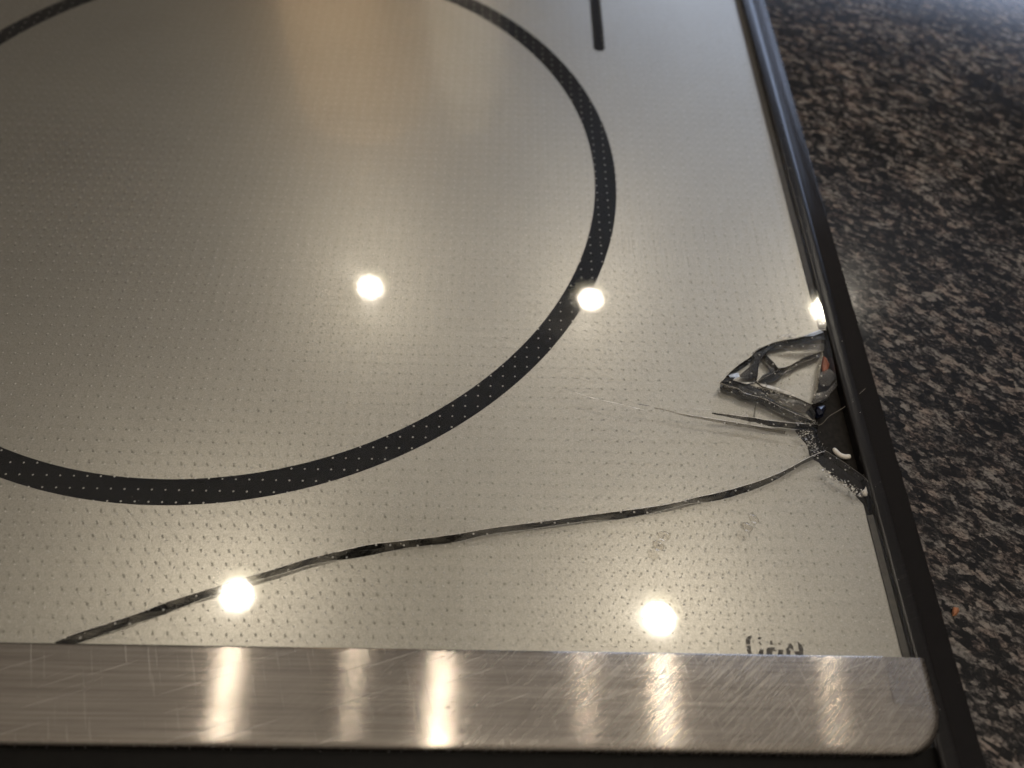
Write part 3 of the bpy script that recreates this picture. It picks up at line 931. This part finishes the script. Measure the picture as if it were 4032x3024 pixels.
# ------------------------------------------------------------------ loose bits
def blob(name, poly, z0, z1, mat, shrink=0.3, jit=0.0):
    q = ccw(poly)
    q2 = inset(q, shrink)
    n = len(q)
    c = (sum(p[0] for p in q) / n, sum(p[1] for p in q) / n)
    mid = (z0 + z1) / 2
    q1 = inset(q, -0.02)
    verts = [(x, y, z0) for x, y in inset(q, shrink * .6)] + [(x + random.uniform(-jit, jit), y + random.uniform(-jit, jit), mid) for x, y in q1] + \
            [(x + random.uniform(-jit, jit), y + random.uniform(-jit, jit), z1 - .15 * (z1 - z0) + random.uniform(-jit, jit)) for x, y in q2] + [(c[0], c[1], z1)]
    faces = [tuple(range(n))[::-1]]
    for i in range(n):
        j = (i + 1) % n
        faces += [(i, j, n + j, n + i), (n + i, n + j, 2 * n + j, 2 * n + i), (2 * n + i, 2 * n + j, 3 * n)]
    return mesh_obj(name, verts, faces, mat, smooth=(jit == 0))

wc = smoothline(WHITE_CHIP, 2)
pts = [(x, y, -2.95 + .25 * math.sin(3.1 * i / len(wc))) for i, (x, y) in enumerate(wc)]
rad = [0.38 + 0.22 * min(1, 5 * i / len(pts)) for i in range(len(pts))]
tag(tube('plastic_chip', pts, rad, WHITE, seg=10), 'small curved white plastic chip lying in the broken-out black corner', 'chip')
cr = blob('orange_crumb', CRUMB, ZC, ZC + 0.9, RUST, 0.25, 0.16)
tag(cr, 'tiny orange brown crumb on the granite beside the black frame', 'crumb')
hp = smoothline(HAIR, 2)
tag(tube('fibre', [(x, y, -3.45 + (x - hp[0][0]) / (hp[-1][0] - hp[0][0]) * 2.9 + .12) for x, y in hp], [0.045] * len(hp), FIBRE, seg=5),
    'thin pale fibre curling across the black frame at the break', 'fibre')
tag(blob('blue_chip', BLUE_CHIP, -3.2, -0.6, BLUE, 0.35, 0.1), 'dark blue glassy chip at the edge of the broken corner', 'chip')
tag(blob('sealant_scrap', RED_BIT, -3.55, -2.6, RED, 0.3, 0.05), 'orange red scrap of sealant seen under the clear shard', 'scrap')
tag(blob('pale_chip', PALE_CHIP, -2.0, -0.6, WHITE, 0.3, 0.08), 'pale chip at the glass edge below the broken corner', 'chip')
drop_labels = ['dark water drop nearer the frame, upper of its pair', 'pale ring shaped water drop nearer the frame, lower of its pair',
               'dark water drop with bright glint, left pair, upper one', 'faint round water drop, left pair, lower one']
def make_drop():
    m, nt, out = new_mat('water_film')
    gl = N(nt, 'ShaderNodeBsdfGlossy'); gl.inputs['Roughness'].default_value = 0.05
    tr = N(nt, 'ShaderNodeBsdfTransparent'); tr.inputs[0].default_value = (0.95, 0.94, 0.92, 1)
    fr = schlick(nt, 0.05)
    n = noise_tex(nt, coords(nt), 1.2, 2)
    nt.links.new(bump(nt, n, 0.02), gl.inputs['Normal'])
    mx = N(nt, 'ShaderNodeMixShader')
    nt.links.new(fr, mx.inputs[0]); nt.links.new(tr.outputs[0], mx.inputs[1]); nt.links.new(gl.outputs[0], mx.inputs[2])
    nt.links.new(mx.outputs[0], out.inputs[0])
    return m
DROP = make_drop()
for q, lb in zip(DROPS, drop_labels):
    tag(blob('water_drop', smoothline(q + q[:1], 1)[:-1], 0.02, 0.6, DROP, 0.30), lb, 'drop', 'water drops on the front glass')

# ------------------------------------------------------------------ what stands behind the cooktop (seen mirrored in the glass)
def lathe(name, prof, mat, parent, n=40):
    verts = [(r * math.cos(2 * math.pi * k / n), r * math.sin(2 * math.pi * k / n), z) for r, z in prof for k in range(n)]
    faces = [(i * n + k, i * n + (k + 1) % n, (i + 1) * n + (k + 1) % n, (i + 1) * n + k) for i in range(len(prof) - 1) for k in range(n)]
    return mesh_obj(name, verts, faces, mat, parent, smooth=True)
def make_wood():
    m, nt, out = new_mat('oiled_wood')
    p = principled(nt, out, (0.42, 0.24, 0.12), 0.45)
    g_ = noise_tex(nt, coords(nt, (0.25, 0.25, 0.012)), 1.0, 4, 0.6)
    nt.links.new(ramp(nt, g_, [(0.3, (0.60, 0.44, 0.31)), (0.55, (0.72, 0.56, 0.41)), (0.75, (0.80, 0.66, 0.50))]), p.inputs['Base Color'])
    return m
WOOD = make_wood()
JAR = make_simple('frosted_glass', (0.78, 0.76, 0.74), 0.18, var=0.06, scale=0.02)
TIN = make_simple('dull_tin', (0.50, 0.48, 0.45), 0.35, 0.9, var=0.08, scale=0.05)
e = empty('wooden_canister', (-89, 470, ZC))
tag(e, 'tall round wooden canister behind the cooktop', 'canister')
lathe('body', [(0.1, 0), (43, 0), (45, 3), (45, 178), (44, 181), (0.1, 181)], WOOD, e)
lathe('lid', [(0.1, 181.2), (45.5, 181.2), (46, 184), (45, 199), (38, 210), (20, 215), (0.1, 216)], WOOD, e)
e = empty('glass_jar', (-16, 462, ZC))
tag(e, 'pale frosted glass jar beside the wooden canister', 'jar')
lathe('body', [(0.1, 0), (24, 0), (27, 4), (27, 165), (22, 180), (20, 184), (0.1, 184)], JAR, e)
lathe('lid', [(0.1, 184.3), (22, 184.3), (23, 187), (23, 202), (20, 206), (0.1, 207)], TIN, e)

# ------------------------------------------------------------------ ceiling and its downlights (seen mirrored in the glass)
CEIL = make_simple('ceiling_paint', (0.70, 0.675, 0.635), 0.9, var=0.03, scale=0.01)
CAN = make_simple('white_enamel', (0.80, 0.76, 0.68), 0.3, var=0.03, scale=0.05)
ZT = 1550.0
c = mesh_obj('ceiling', [(x, y, z) for z in (ZT, ZT + 60) for x, y in ((-2600, -2600), (2600, -2600), (2600, 3000), (-2600, 3000))],
             [(0, 1, 2, 3), (7, 6, 5, 4), (0, 4, 5, 1), (1, 5, 6, 2), (2, 6, 7, 3), (3, 7, 4, 0)], CEIL)
c['kind'] = 'structure'
lamps = [((-318.6, 1389.7), 'downlight above the far left of the cooktop'), ((272.1, 1372.5), 'downlight above the far middle of the cooktop'),
         ((903.0, 1356.1), 'downlight above the granite on the far right'), ((-509.5, 549.8), 'downlight above the near left of the cooktop'),
         ((377.7, 516.4), 'downlight above the near right of the cooktop'), ((-75.0, -330.0), 'downlight behind the viewer')]
def make_lens():
    m, nt, out = new_mat('lit_lens')
    em = N(nt, 'ShaderNodeEmission')
    em.inputs[0].default_value = (1.0, 0.88, 0.62, 1)
    em.inputs[1].default_value = 8.0
    nt.links.new(em.outputs[0], out.inputs[0])
    return m
LENS = make_lens()
SHADE_PANEL = make_simple('dark_bronze', (0.015, 0.012, 0.010), 0.8, var=0.2, scale=0.05)
e = empty('ceiling_shade_panel', (-180, 420, ZT))  # added dark board, puts a dark patch into the glass reflection
tag(e, 'dark slatted board added on the ceiling to darken its reflection in the glass', 'shade_panel')
def box(name, x0, x1, y0, y1, z0, z1, mat, parent):
    v_ = [(x, y, z) for z in (z0, z1) for x, y in ((x0, y0), (x1, y0), (x1, y1), (x0, y1))]
    return mesh_obj(name, v_, [(3, 2, 1, 0), (4, 5, 6, 7), (0, 1, 5, 4), (1, 2, 6, 5), (2, 3, 7, 6), (3, 0, 4, 7)], mat, parent)
box('backing', -140, 140, -360, 330, -8, -1, SHADE_PANEL, e)
for k in range(17):
    box('slat', -132, 132, -350 + k * 40, -328 + k * 40, -22, -9, SHADE_PANEL, e)
def disc_ring(r0, z0, r1, z1, n=32):
    v, f = [], []
    for i in range(n):
        a = 2 * math.pi * i / n
        v += [(r0 * math.cos(a), r0 * math.sin(a), z0), (r1 * math.cos(a), r1 * math.sin(a), z1)]
    for i in range(n):
        j = (i + 1) % n
        f.append((2 * i, 2 * j, 2 * j + 1, 2 * i + 1))
    return v, f
for (lx, ly), lb in lamps:
    e = empty('ceiling_downlight', (lx, ly, ZT))
    tag(e, 'round white ceiling ' + lb, 'downlight', 'downlights in the ceiling')
    v, f = disc_ring(58, -48, 46, -50)
    mesh_obj('trim_ring', v, f, CAN, e, smooth=True)
    v, f = disc_ring(46, -50, 0.5, -50)
    mesh_obj('lens', v, f, LENS, e)
    v, f = disc_ring(58, -1, 58, -48)
    mesh_obj('housing', v, f, CAN, e, smooth=True)
    ld = bpy.data.lights.new('bulb_light', 'AREA')
    ld.shape = 'DISK'
    ld.size = 0.048
    ld.energy = LAMP_W * (1.6 if ly < 0 else 1.0)
    ld.color = (1.0, 0.90, 0.75)
    lo_ = link(bpy.data.objects.new('bulb_light', ld), e)
    lo_.location = (0, -0.009, -0.0515)
